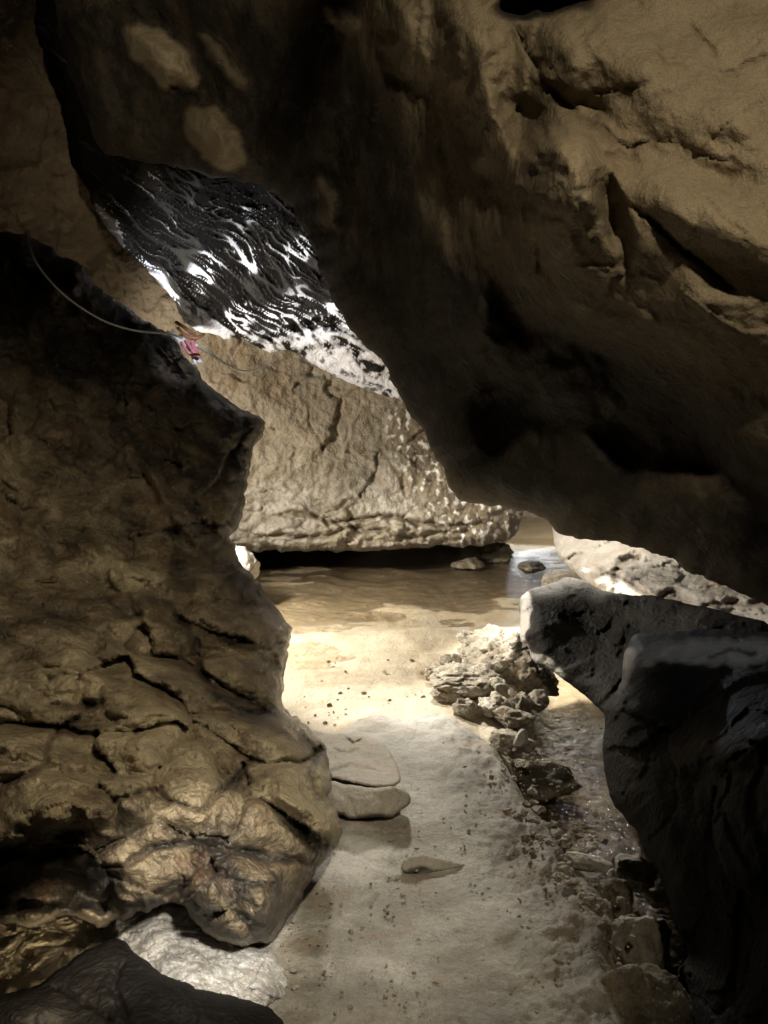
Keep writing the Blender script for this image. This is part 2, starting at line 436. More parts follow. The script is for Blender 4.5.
def build_ground():
    rng = random.Random(3)
    pys = np.concatenate([np.arange(1400, 1060, -12), np.arange(1060, 600, -2.1), np.arange(600, 540, -1.0)])
    Ys = np.array([ground(384, p)[1] for p in pys])
    Ys = np.concatenate([np.arange(-4, Ys[0] - .1, .25), Ys, np.arange(Ys[-1] + .3, 24, .6)])
    us = np.concatenate([np.arange(-3.2, -.52, .06), np.arange(-.52, .52, .0026), np.arange(.52, 3.2, .06)])
    nr, nc = len(Ys), len(us)
    YY = np.repeat(Ys, nc); UU = np.tile(us, nr)
    XX = UU * np.maximum(YY, 2.0)
    XY = np.c_[XX, YY]
    warp = np.c_[fbm(np.c_[XY * 3.1, XX * 0], 4, 5), fbm(np.c_[XY * 3.1, XX * 0 + 5], 4, 9)] * .05
    Q = XY + warp
    def sd(poly):
        d, _, _ = seg_dist(Q, poly); return np.where(inside(Q, poly), d, -d)
    ps = sd(gpoly(path_px)); cs = sd(gpoly(chan_px)); pl = sd(gpoly(pool_px, -.05))
    N3 = np.c_[XY, XX * 0]
    z = -.045 - .03 * sstep(4.2, 6.0, YY)
    z += .06 * fbm(N3 * np.array([.8, 1.6, 1]), 5, 2) * sstep(3.6, 5, YY) + .035 * pnoise(N3 * np.array([1.7, .6, 1]) + 3.3, 6) * sstep(4.2, 5.4, YY)
    chan = sstep(-.02, .16, cs)
    z = z * (1 - chan) + chan * (-.25 + .045 * fbm(N3 * 2.2, 4, 8))
    # channel sand bar in the light, further back
    back = sstep(3.9, 4.8, YY)
    z += chan * back * .03
    pool = sstep(-.8, .8, pl)
    z = z - pool * .04
    pm = sstep(-.10 - .25 * sstep(3.6, 4.1, YY), .05, ps)
    pth = .012 * fbm(N3 * 3, 5, 12) + .02 * fbm(N3 * 1.1, 3, 14)
    f1, f2, idd, pv = voro(np.c_[Q * 9, XX * 0], 4)
    edge = np.exp(-((cs + .10) / .13) ** 2) * sstep(4.3, 3.4, YY)        # rubbly edge above the channel
    lump = np.clip(.45 - f1, 0, 1)
    pth = pth + edge * (.034 * lump + .018 * fbm(N3 * 7, 5, 33, .65) + .006 * voro(np.c_[Q * 17, XX * 0], 34)[3] + .004 * voro(np.c_[Q * 38, XX * 0], 35)[3]) + .006 * voro(np.c_[Q * 5.5, XX * 0], 36)[3] * (pnoise(N3 * 1.7, 37) > .05)
    f1b, f2b, ib, pb = voro(np.c_[Q * 26, XX * 0], 14)
    pth += (.12 + edge) * .009 * np.clip(.42 - f1b, 0, 1) * (pnoise(N3 * 5, 19) > -.1)
    pth += .0025 * fbm(N3 * 16, 4, 55, .6)
    # a few long flat layers in the mud
    pth += .006 * sstep(-.1, .1, fbm(N3 * np.array([1.5, 2.4, 1]), 4, 91))
    pth += .08 * sstep(.5, -.1, np.sqrt(((XX + .52) / .42) ** 2 + ((YY - 2.25) / .35) ** 2)) * .8
    z = z * (1 - pm) + pm * pth
    # ripples on the sand under the water
    wet = pool * (1 - pm)
    z += wet * .006 * np.sin((YY + .25 * fbm(N3 * 1.3, 3, 61)) * 38) * (1 - chan)
    z += (1 - pm) * .007 * fbm(N3 * 8, 4, 21)
    leftw = sstep(-.55, -.8, XX) * sstep(3.4, 2.9, YY) * (1 - pm)
    z += leftw * (-.06 + .012 * np.sin((XX + YY * .35 + .2 * fbm(N3 * 3, 3, 3)) * 95))
    # far floor drops a little
    V = np.c_[XX, YY, z]
    tone = np.full(len(XX), .62)
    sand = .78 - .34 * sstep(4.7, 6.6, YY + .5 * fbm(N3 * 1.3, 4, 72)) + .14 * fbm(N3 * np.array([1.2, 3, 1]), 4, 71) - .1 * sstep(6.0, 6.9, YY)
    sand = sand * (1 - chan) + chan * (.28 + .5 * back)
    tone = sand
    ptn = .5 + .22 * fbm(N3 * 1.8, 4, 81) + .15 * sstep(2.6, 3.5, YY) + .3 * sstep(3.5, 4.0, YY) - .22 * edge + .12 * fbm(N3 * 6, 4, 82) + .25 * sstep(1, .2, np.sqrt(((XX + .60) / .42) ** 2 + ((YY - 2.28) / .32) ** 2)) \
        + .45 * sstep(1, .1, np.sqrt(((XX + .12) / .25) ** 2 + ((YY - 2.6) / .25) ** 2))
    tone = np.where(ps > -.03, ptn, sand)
    I = np.arange(nr * nc).reshape(nr, nc)
    Fq = np.stack([I[:-1, :-1], I[:-1, 1:], I[1:, 1:], I[1:, :-1]], -1).reshape(-1, 4)
    pf = (ps[Fq].mean(1) > -.04)
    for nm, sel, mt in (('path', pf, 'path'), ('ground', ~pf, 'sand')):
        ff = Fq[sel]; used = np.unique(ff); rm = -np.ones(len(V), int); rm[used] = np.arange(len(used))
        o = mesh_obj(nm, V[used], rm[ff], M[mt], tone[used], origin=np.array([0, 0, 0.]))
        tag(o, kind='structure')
build_ground()

def sheet(name, pts_px, z, mat, step=.12):
    poly = np.array(gpoly(pts_px, z))
    r = delaunay_2d_cdt([Vector(p) for p in poly], [], [list(range(len(poly)))], 1, 1e-5)
    V = np.array([(v.x, v.y, z) for v in r[0]])
    fs = []
    for f in r[2]:
        a, b, c = [V[i] for i in f[:3]]
        cr = (b[0] - a[0]) * (c[1] - a[1]) - (b[1] - a[1]) * (c[0] - a[0])
        fs.append(list(f) if cr > 0 else list(f)[::-1])
    o = mesh_obj(name, V, fs, M[mat], None, smooth=False, origin=np.array([0, 0, z]))
    return tag(o, kind='structure')
sheet('pool_water', [(-500, 700), (100, 690), (250, 690), (400, 692), (520, 665), (600, 600), (900, 560), (900, 538), (-500, 538)], -.085, 'water')
sheet('stream_water', [(640, 1400), (600, 1024), (600, 900), (530, 800), (480, 745), (490, 690), (520, 640), (560, 605), (800, 600), (1300, 1000), (1300, 1400)], -.205, 'stream')
sheet('side_water', [(-700, 1300), (150, 1300), (160, 1020), (110, 990), (118, 930), (160, 880), (100, 860), (-400, 860)], -.075, 'stream')

# ------------------------------------------------------------------ the big rocks
def n_over(P, Q):
    a = fbm(P * 1.6, 4, 101) * .09
    f1, f2, i, pl = voro(P * 1.7 + .25 * np.c_[fbm(P * 2, 2, 3), fbm(P * 2, 2, 4), fbm(P * 2, 2, 5)], 102)
    g1, g2, i2, p2 = voro(P * 5.5 + .5 * np.c_[fbm(P * 4, 2, 6), fbm(P * 4, 2, 7), fbm(P * 4, 2, 8)], 103)
    return a + .018 * pl + .006 * p2 + .012 * fbm(P * 7, 5, 104, .55)

over_poly = [(30, -260), (38, -60), (46, 30), (56, 85), (70, 135), (92, 172), (130, 168), (170, 168), (230, 180), (270, 186), (292, 212), (312, 245), (326, 285),
             (345, 325), (372, 350), (392, 378), (412, 418), (432, 448), (450, 488), (464, 505), (500, 506), (524, 510), (550, 524), (556, 530), (580, 540), (612, 541), (632, 545), (660, 556), (700, 577), (735, 592),
             (768, 604), (860, 650), (1000, 690), (1200, 700), (1200, -260)]
over_ctrl = [(768, 0, 2.25), (768, 285, 2.05), (700, 150, 2.2), (600, 0, 2.45), (460, 20, 2.8), (560, 260, 2.45), (660, 275, 2.25), (660, 335, 2.5), (590, 325, 2.75), (768, 340, 2.25), (660, 420, 2.85), (768, 450, 2.45), (450, 500, 3.6), (600, 535, 3.25), (768, 603, 2.85),
             (340, 320, 4.3), (420, 200, 3.5), (500, 380, 3.35), (300, 100, 4.0), (330, 0, 3.6), (100, 0, 4.4), (60, 100, 4.9), (200, 170, 4.7), (1100, 300, 2.1), (1100, 650, 2.7), (1200, -260, 2.6), (600, -200, 2.6), (100, -200, 3.8)]
over_feats = [
    ('crack', [(512, 20), (530, 55), (552, 92), (598, 128), (628, 150), (652, 140)], 2.4, .025, .6),
    ('crack', [(630, 205), (662, 230), (700, 262), (735, 290)], 2.4, .025, .6),
    ('crack', [(590, 130), (600, 150), (640, 160)], 2.4, .02, .5),
    ('crack', [(768, 55), (740, 66), (720, 72)], 2, .02, .5), ('crack', [(675, 88), (655, 98), (640, 110)], 1.6, .012, .5),
    ('crack', [(590, 92), (615, 90), (640, 86)], 1.6, .012, .5), ('crack', [(690, 20), (705, 44), (720, 60)], 2.0, .018, .5),
    ('crack', [(690, 150), (730, 162)], 1.6, .012, .5), ('crack', [(700, 195), (750, 240)], 1.6, .012, .5), ('crack', [(655, 40), (665, 60), (690, 66)], 1.6, .012, .5),
    ('bump', 562, 190, 52, 74, 8, .22, .10), ('bump', 566, 180, 34, 50, 8, .08, .04), ('bump', 560, 150, 30, 22, 0, .06, .03),
    ('bump', 472, 55, 36, 66, -6, .20, .14), ('bump', 492, 130, 26, 52, -12, .14, .10), ('bump', 405, 30, 28, 56, -24, .14, .08),
    ('bump', 720, 330, 110, 40, 22, .08, .0), ('bump', 700, 110, 100, 55, 20, .09, .0), ('bump', 610, 50, 60, 46, 20, .09, .0), ('bump', 700, 215, 90, 34, 30, .08, .04), ('bump', 560, 60, 26, 50, -8, .07, .02),
    ('bump', 526, 122, 30, 30, -10, -.07, -.1), ('bump', 614, 214, 15, 56, -18, -.10, -.12), ('bump', 575, 104, 44, 14, 22, -.04, -.05),
    ('bump', 545, 3, 54, 14, -8, -.2, -.5),
    ('bump', 560, 380, 60, 40, 30, .10, .0), ('bump', 470, 330, 40, 70, -30, .10, .0), ('bump', 690, 500, 70, 30, 30, .10, .06), ('bump', 430, 250, 30, 60, -25, .10, .0), ('bump', 620, 440, 40, 26, 30, -.08, .0),
    ('bump', 162, 58, 48, 22, 40, .22, 1.0), ('bump', 215, 138, 42, 24, 48, .18, .8), ('bump', 222, 62, 42, 10, 52, .10, .5),  # top left facets: their light is put into the tone
    ('bump', 338, 15, 22, 12, 40, .10, .25), ('bump', 325, 200, 12, 30, -15, .10, .25), ('bump', 338, 245, 14, 22, -20, .1, .2),
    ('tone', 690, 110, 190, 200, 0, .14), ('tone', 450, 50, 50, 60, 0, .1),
    ('tone', 160, 110, 190, 150, 0, -.66), ('tone', 370, 150, 55, 150, -20, -.35), ('tone', 600, 430, 330, 105, 30, -.46), ('tone', 300, 250, 90, 90, 0, -.35), ('tone', 440, 370, 90, 180, -32, -.38),  # underside and top left mass: shade put into the tone
]
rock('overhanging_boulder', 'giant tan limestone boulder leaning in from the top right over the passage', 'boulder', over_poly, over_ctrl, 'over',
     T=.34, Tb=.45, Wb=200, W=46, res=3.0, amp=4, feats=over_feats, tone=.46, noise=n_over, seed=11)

def n_left(P, Q):
    w = .3 * np.c_[fbm(P * 2.5, 3, 3), fbm(P * 2.5, 3, 4), fbm(P * 2.5, 3, 5)]
    f1, f2, i, pl = voro(P * np.array([3.6, 3.6, 4.2]) + w * 1.3, 212)
    g1, g2, i2, p2 = voro(P * 8 + w * 2, 203)
    low = sstep(560, 720, Q[:, 1])
    h1, h2, _, p3 = voro(P * 15 + w * 3, 205)
    return (0.10 * fbm(P * 1.5, 4, 201) + .11 * pl * (.55 + .45 * low) + .22 * np.clip(f2 - f1, 0, .45) * low
            - .018 * np.exp(-((f2 - f1) / .045) ** 2) * (.2 + .8 * low) * sstep(-.35, .3, pnoise(P * 2.7, 207)) + .045 * p2 * (1 - .4 * low) + .012 * p3 + .03 * fbm(P * 7, 6, 204, .62))

def t_left(P, Q, h):
    w = .3 * np.c_[fbm(P * 2.5, 3, 3), fbm(P * 2.5, 3, 4), fbm(P * 2.5, 3, 5)]
    f1, f2, i, pl = voro(P * np.array([3.6, 3.6, 4.2]) + w * 1.3, 212)
    g1, g2, i2, p2 = voro(P * 8 + w * 2, 203)
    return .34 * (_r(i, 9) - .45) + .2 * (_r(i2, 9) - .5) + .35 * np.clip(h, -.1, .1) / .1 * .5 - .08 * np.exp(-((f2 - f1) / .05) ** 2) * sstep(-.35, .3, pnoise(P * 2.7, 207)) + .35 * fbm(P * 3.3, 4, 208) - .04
left_poly = [(-500, 60), (-200, 190), (-60, 226), (0, 231), (30, 237), (52, 248), (80, 264), (100, 288), (128, 308), (150, 322), (168, 337), (184, 352), (205, 380), (228, 401), (248, 408), (262, 418), (263, 432),
             (252, 452), (246, 480), (245, 512), (238, 528), (228, 540), (238, 556), (252, 575), (266, 592), (276, 606), (291, 632), (287, 655), (283, 690), (282, 714),
             (302, 722), (322, 738), (333, 765), (329, 800), (343, 828), (334, 852), (314, 872), (297, 910), (270, 942), (248, 950), (219, 942), (196, 926), (181, 905), (169, 899),
             (150, 912), (121, 919), (100, 930), (84, 920), (68, 911), (50, 920), (34, 929), (0, 921), (-80, 915), (-300, 930), (-520, 960)]
left_ctrl = [(0, 240, 3.5), (150, 330, 3.9), (255, 420, 4.1), (240, 530, 3.7), (285, 640, 3.3), (320, 760, 2.65), (335, 830, 2.4), (250, 940, 2.03), (100, 920, 2.0), (0, 915, 2.0),
             (0, 820, 1.95), (100, 820, 2.0), (200, 760, 2.3), (70, 680, 2.6), (0, 600, 2.9), (150, 560, 3.4), (80, 420, 3.6), (0, 420, 3.4), (-300, 400, 2.8), (-300, 800, 1.8)]
left_feats = [
    ('bump', 74, 676, 36, 30, 10, .10, .22), ('bump', 140, 690, 44, 34, 0, .05, .06), ('bump', 95, 795, 95, 26, 10, .10, .12), ('bump', 55, 812, 50, 20, 0, .08, .14),
    ('bump', 180, 750, 60, 50, 20, .06, .08), ('bump', 280, 780, 50, 60, 20, .10, .06), ('bump', 20, 760, 40, 40, 0, .05, .1),
    ('bump', 40, 890, 90, 26, -4, -.38, -.55), ('bump', 110, 905, 30, 14, 20, -.2, -.3), ('bump', 15, 860, 50, 18, -8, -.15, -.3),  # underside hollows, their shade deepened in the tone
    ('crack', [(42, 705), (70, 707), (100, 704), (106, 680)], 2.5, .03), ('crack', [(0, 790), (30, 775), (60, 730), (100, 700)], 3, .03),
    ('crack', [(108, 810), (120, 795), (150, 790), (200, 812), (240, 775), (255, 750)], 3.0, .05),
    ('crack', [(90, 868), (120, 868), (150, 850), (200, 842), (240, 852), (290, 862), (318, 862)], 3.0, .05),
    ('crack', [(170, 900), (190, 880), (215, 860), (245, 850)], 2.6, .04), ('crack', [(215, 930), (240, 915), (262, 925)], 2.0, .02), ('crack', [(180, 820), (205, 862), (235, 880), (280, 890)], 2.2, .025),
    ('crack', [(325, 740), (310, 775), (322, 800), (332, 808)], 4, .06), ('crack', [(200, 660), (215, 700), (240, 710), (280, 715)], 3, .05), ('crack', [(175, 610), (195, 640), (205, 690)], 4, .05),
    ('ridge', [(120, 440), (150, 470), (180, 520), (210, 560)], 7, .06), ('ridge', [(160, 420), (185, 470), (215, 520), (240, 536)], 5, .05), ('ridge', [(100, 560), (140, 600), (160, 640)], 8, .06),
    ('step', [(262, 450), (236, 440), (200, 500), (215, 545)], 22, .14),
    ('tone', 90, 330, 240, 95, 32, -.36), ('tone', 200, 430, 80, 70, 45, -.32), ('tone', 60, 780, 150, 80, 0, .14), ('tone', 220, 780, 120, 60, 10, .10), ('tone', 200, 560, 90, 60, 40, -.15), ('tone', 255, 630, 30, 90, 0, -.3), ('tone', 230, 910, 100, 40, 0, -.28),  # foot and right edge: shade put into the tone
]
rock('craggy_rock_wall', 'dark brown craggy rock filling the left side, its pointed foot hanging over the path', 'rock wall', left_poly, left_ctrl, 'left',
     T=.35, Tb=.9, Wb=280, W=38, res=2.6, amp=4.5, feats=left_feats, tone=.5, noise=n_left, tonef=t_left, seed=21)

def n_back(P, Q):
    w = .35 * np.c_[fbm(P * 2.5, 3, 3), fbm(P * 2.5, 3, 4), fbm(P * 2.5, 3, 5)]
    f1, f2, i, pl = voro(P * np.array([3.2, 2.2, 2.4]) + w * 1.4, 302)
    low = sstep(470, 530, Q[:, 1] - .1 * Q[:, 0] + 30)
    g1, g2, _, p2 = voro(P * np.array([3.0, 2.5, 9.0]) + w, 303)
    s = .06 * fbm(P * .8, 3, 301) + .05 * pl + .035 * fbm(P * 3.4, 6, 304, .62)
    return s - .010 * np.exp(-((f2 - f1) / .06) ** 2) + low * (.05 * p2 - .035 * np.exp(-((g2 - g1) / .07) ** 2)) + .012 * ridged(P * 6.5, 3, 306)
def t_back(P, Q, h):
    m = sstep(60, 15, seg_dist(Q, [(412, 430), (440, 480), (470, 520), (518, 528)], False)[0] * 1.6)
    k = pnoise(np.c_[Q / np.array([5., 11.]), Q[:, 0] * 0], 309) + .8 * pnoise(np.c_[Q / np.array([4., 5.]), Q[:, 0] * 0], 310)
    return m * (1.3 * sstep(.2, .36, k) - .25) - .12 + .3 * sstep(360, 520, Q[:, 1]) * 1.0  # pale flecks stand for glints, painted in by tone
back_poly = [(-420, -100), (-420, 420), (-200, 560), (100, 556), (240, 552), (262, 551), (300, 552), (360, 551), (410, 549), (440, 546), (470, 547), (500, 542), (518, 534), (524, 512), (522, 480), (500, 440), (520, 330), (420, 240), (250, 100), (60, -60), (-100, -160)]
back_ctrl = [(-400, 0, 5.0), (-400, 450, 6.0), (0, 50, 5.5), (40, 240, 5.9), (200, 350, 6.4), (300, 370, 6.8), (300, 500, 6.9), (260, 548, 6.95), (450, 545, 7.2), (400, 420, 7.0), (520, 520, 7.4), (500, 440, 7.2), (300, 150, 6.3)]
rock('hanging_bedrock', 'broad scalloped tan bedrock face hanging just above the pool at the back', 'rock face', back_poly, back_ctrl, 'back',
     T=.2, Tb=1.4, W=16, res=1.8, amp=3.6,
     feats=[('crack', [(262, 520), (300, 512), (340, 522), (390, 515), (440, 528), (500, 522)], 2.2, .07), ('crack', [(250, 535), (310, 538), (350, 528), (420, 538), (480, 532)], 2.2, .07),
            ('crack', [(300, 400), (320, 440), (330, 480)], 1.6, .014), ('crack', [(380, 440), (395, 470), (410, 500)], 1.6, .014),
            ('tone', 60, 160, 200, 200, 0, -.6), ('tone', 250, 370, 120, 25, 25, -.2), ('tone', 330, 500, 120, 40, 0, .1)],
     tone=.36, noise=n_back, tonef=t_back, seed=31)

# wet ceiling with flow ridges, glints painted white along the crests
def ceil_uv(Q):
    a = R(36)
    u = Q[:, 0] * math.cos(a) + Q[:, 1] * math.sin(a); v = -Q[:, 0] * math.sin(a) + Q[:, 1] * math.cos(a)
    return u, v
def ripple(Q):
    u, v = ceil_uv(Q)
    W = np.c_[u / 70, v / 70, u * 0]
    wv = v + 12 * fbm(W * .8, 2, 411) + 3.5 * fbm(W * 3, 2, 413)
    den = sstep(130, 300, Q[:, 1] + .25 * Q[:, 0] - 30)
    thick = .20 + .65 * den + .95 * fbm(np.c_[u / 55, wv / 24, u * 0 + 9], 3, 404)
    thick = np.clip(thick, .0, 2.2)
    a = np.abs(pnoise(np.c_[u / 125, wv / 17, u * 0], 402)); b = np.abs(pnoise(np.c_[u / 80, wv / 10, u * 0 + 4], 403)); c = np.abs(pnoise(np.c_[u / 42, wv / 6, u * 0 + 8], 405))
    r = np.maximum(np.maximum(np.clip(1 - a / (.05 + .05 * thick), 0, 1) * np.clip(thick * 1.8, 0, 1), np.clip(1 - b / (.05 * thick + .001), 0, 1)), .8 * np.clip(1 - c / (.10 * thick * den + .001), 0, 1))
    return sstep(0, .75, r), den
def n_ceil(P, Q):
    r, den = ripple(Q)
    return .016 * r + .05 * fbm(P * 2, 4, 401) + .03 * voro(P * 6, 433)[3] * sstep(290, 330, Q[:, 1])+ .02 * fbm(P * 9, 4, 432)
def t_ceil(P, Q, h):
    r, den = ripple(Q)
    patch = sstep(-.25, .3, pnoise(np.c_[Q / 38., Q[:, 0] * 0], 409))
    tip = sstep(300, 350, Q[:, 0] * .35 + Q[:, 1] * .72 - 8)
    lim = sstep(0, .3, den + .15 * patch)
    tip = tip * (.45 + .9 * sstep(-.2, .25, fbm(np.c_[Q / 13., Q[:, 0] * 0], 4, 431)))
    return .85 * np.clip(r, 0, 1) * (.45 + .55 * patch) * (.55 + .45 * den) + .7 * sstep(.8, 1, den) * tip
ceil_poly = [(30, 20), (58, 90), (66, 130), (72, 165), (86, 186), (92, 205), (104, 226), (122, 246), (140, 262), (160, 282), (176, 300), (178, 318), (196, 330), (216, 336), (226, 342), (238, 334), (258, 348), (272, 355), (286, 349),
             (302, 356), (330, 374), (360, 388), (390, 402), (414, 420), (470, 440), (480, 300), (380, 100), (250, -60), (60, -80)]
ceil_ctrl = [(60, 90, 4.9), (90, 190, 5.2), (180, 310, 5.9), (280, 352, 6.6), (410, 415, 7.1), (180, 170, 5.0), (300, 230, 5.5), (350, 320, 6.2), (450, 300, 6.4), (200, 0, 4.8)]
rock('wet_ceiling_slab', 'low wet ceiling slab with flow ridges and glints painted white, under the overhang', 'ceiling rock', ceil_poly, ceil_ctrl, 'ceil',
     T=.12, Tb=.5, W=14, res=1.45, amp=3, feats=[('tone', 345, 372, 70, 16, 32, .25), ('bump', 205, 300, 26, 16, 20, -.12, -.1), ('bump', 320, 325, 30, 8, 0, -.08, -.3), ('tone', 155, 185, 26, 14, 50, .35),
                                              ('tone', 108, 226, 12, 44, -38, .62), ('tone', 160, 286, 12, 34, -38, .62), ('tone', 205, 332, 30, 9, 15, .5)],  # lit edge strips painted in as lighter tone
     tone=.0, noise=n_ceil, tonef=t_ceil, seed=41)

# pale rock on the right beyond the boulders
def n_pale(P, Q):
    w = .3 * np.c_[fbm(P * 2.5, 3, 3), fbm(P * 2.5, 3, 4), fbm(P * 2.5, 3, 5)]
    f1, f2, i, pl = voro(P * np.array([1.6, 2, 2.2]) + w, 502)
    g1, g2, _, p2 = voro(P * 6 + w * 2, 503)
    return .12 * fbm(P * 1.5, 4, 501) + .08 * pl + .03 * p2 - .03 * np.exp(-((f2 - f1) / .05) ** 2) + .03 * fbm(P * 7, 5, 504, .6)
rock('pale_rock_shelf', 'pale grey rock sloping down on the right, beyond the dark boulders', 'rock', 
     [(552, 526), (556, 520), (600, 505), (800, 480), (1200, 480), (1200, 760), (900, 740), (768, 690), (690, 660), (640, 625), (610, 598), (585, 580), (566, 566), (554, 548)],
     [(560, 545, 6.2), (620, 560, 5.4), (700, 600, 4.7), (768, 640, 4.2), (768, 560, 4.8), (700, 540, 5.6), (600, 510, 6.4), (1100, 600, 3.4)], 'pale',
     T=.25, Tb=.9, W=22, res=2.2, amp=2, feats=[('crack', [(612, 588), (620, 565), (640, 555)], 4, .10), ('crack', [(650, 600), (690, 612), (740, 600), (768, 605)], 3, .06), ('bump', 675, 598, 26, 10, 20, -.1, -.3), ('crack', [(590, 560), (640, 590), (700, 630)], 2.5, .05)],
     tone=.62, noise=n_pale, seed=51)
# far wall behind the gap
def n_far(P, Q): return .15 * fbm(P * 1.2, 4, 601) + .05 * voro(P * 2.5, 602)[3] + .03 * fbm(P * 6, 4, 603)
rock('back_wall_rock', 'brown rock wall seen through the narrow gap at the far right of the pool', 'rock wall',
     [(300, 556), (420, 553), (520, 553), (600, 549), (760, 552), (1100, 560), (1100, 300), (700, 250), (300, 250)],
     [(300, 400, 11.5), (700, 400, 9.8), (1000, 400, 8.5), (540, 545, 9.9)], 'back', T=.4, Tb=1, W=20, res=4, amp=3, tone=.45, noise=n_far, seed=61)

# middle boulder
def n_mid(P, Q):
    f1, f2, i, pl = voro(P * 2.6, 702)
    return .05 * fbm(P * 2.2, 3, 701) + .045 * pl + .02 * voro(P * 8, 705)[3] + .008 * fbm(P * 12, 4, 703)
mid_poly = [(519, 612), (520, 597), (530, 589), (548, 585), (565, 577), (582, 579), (600, 590), (622, 594), (660, 597), (700, 606), (780, 625), (820, 680), (760, 740), (640, 730), (604, 714), (590, 700), (570, 684), (548, 668), (532, 662), (528, 645), (520, 640)]
rock('dark_boulder', 'dark boulder with its lit left rim and shaded front painted on, behind the nearest boulder', 'boulder', mid_poly,
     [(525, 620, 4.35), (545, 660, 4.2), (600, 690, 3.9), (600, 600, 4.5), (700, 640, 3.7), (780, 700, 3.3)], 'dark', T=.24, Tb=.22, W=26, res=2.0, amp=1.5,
     feats=[('tone', 556, 630, 26, 36, 0, -.3), ('tone', 524, 625, 8, 42, 0, .9), ('tone', 548, 664, 24, 7, 25, .8), ('tone', 590, 584, 50, 6, 3, .12), ('tone', 625, 655, 80, 50, 25, -.25), ('tone', 640, 612, 50, 7, 8, .18)],  # lit left rim and shaded front painted in by tone
     tone=.30, noise=n_mid, seed=71)

# nearest boulder, right
def n_near(P, Q):
    w = .3 * np.c_[fbm(P * 2.5, 3, 3), fbm(P * 2.5, 3, 4), fbm(P * 2.5, 3, 5)]
    f1, f2, i, pl = voro(P * 2.6 + w, 802)
    return .08 * fbm(P * 1.8, 3, 801) + .07 * pl + .025 * voro(P * 7 + w * 2, 805)[3] - .006 * np.exp(-((f2 - f1) / .04) ** 2) + .010 * fbm(P * 9, 5, 803, .6)
near_poly = [(632, 634), (645, 633), (690, 631), (740, 627), (768, 632), (900, 640), (1100, 700), (1200, 1500), (700, 1500), (690, 1100), (684, 1010), (676, 975), (690, 950), (676, 925), (668, 890), (652, 862), (640, 836), (622, 815), (606, 790), (601, 752), (604, 725), (604, 704), (620, 686), (624, 655)]
rock('foreground_boulder', 'large near-black boulder at the right edge, its flat top painted lighter as lit', 'boulder', near_poly,
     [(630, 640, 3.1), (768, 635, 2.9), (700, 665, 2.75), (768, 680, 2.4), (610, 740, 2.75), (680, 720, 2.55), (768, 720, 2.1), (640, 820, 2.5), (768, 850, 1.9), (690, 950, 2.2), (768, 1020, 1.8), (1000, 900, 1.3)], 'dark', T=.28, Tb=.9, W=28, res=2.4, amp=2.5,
     feats=[('tone', 690, 695, 70, 30, -6, -.3), ('bump', 740, 745, 70, 22, -14, .07, .06), ('bump', 650, 790, 40, 60, 10, .06, .0), ('bump', 720, 850, 60, 80, 0, .07, 0), ('ridge', [(624, 690), (628, 660), (640, 642)], 7, .04), ('tone', 624, 675, 9, 35, 10, .45), ('tone', 715, 652, 115, 17, -2, .75), ('tone', 735, 735, 80, 12, -14, .2),  # lit top and edge, shade below it: all put into tone
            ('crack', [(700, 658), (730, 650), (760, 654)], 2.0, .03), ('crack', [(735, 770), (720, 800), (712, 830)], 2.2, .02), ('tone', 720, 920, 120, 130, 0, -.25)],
     tone=.22, noise=n_near, seed=81)

# low rock bottom left, its shade painted in as near-black colour
rock('low_dark_rock', 'low rock painted black as shade in the bottom left corner below the craggy wall', 'rock',
     [(-300, 1400), (-300, 1010), (-60, 1000), (0, 992), (38, 987), (55, 972), (78, 955), (100, 942), (116, 936), (127, 944), (138, 956), (160, 972), (188, 984), (215, 992), (240, 996), (268, 1006), (285, 1024), (300, 1100), (320, 1400)],
     [(100, 930, 2.25), (0, 990, 2.1), (285, 1024, 2.0), (150, 1024, 1.85), (0, 1080, 1.75), (150, 1300, 1.45)], 'black', T=.10, Tb=.35, W=30, res=2.6, amp=2.5,
     feats=[('bump', 30, 1010, 40, 22, 0, .06, .1), ('crack', [(50, 985), (80, 1000), (120, 1024)], 3, .04), ('crack', [(127, 960), (110, 990), (130, 1024)], 3, .05)],
     tone=.12, noise=lambda P, Q: .5 * n_near(P, Q), seed=91)

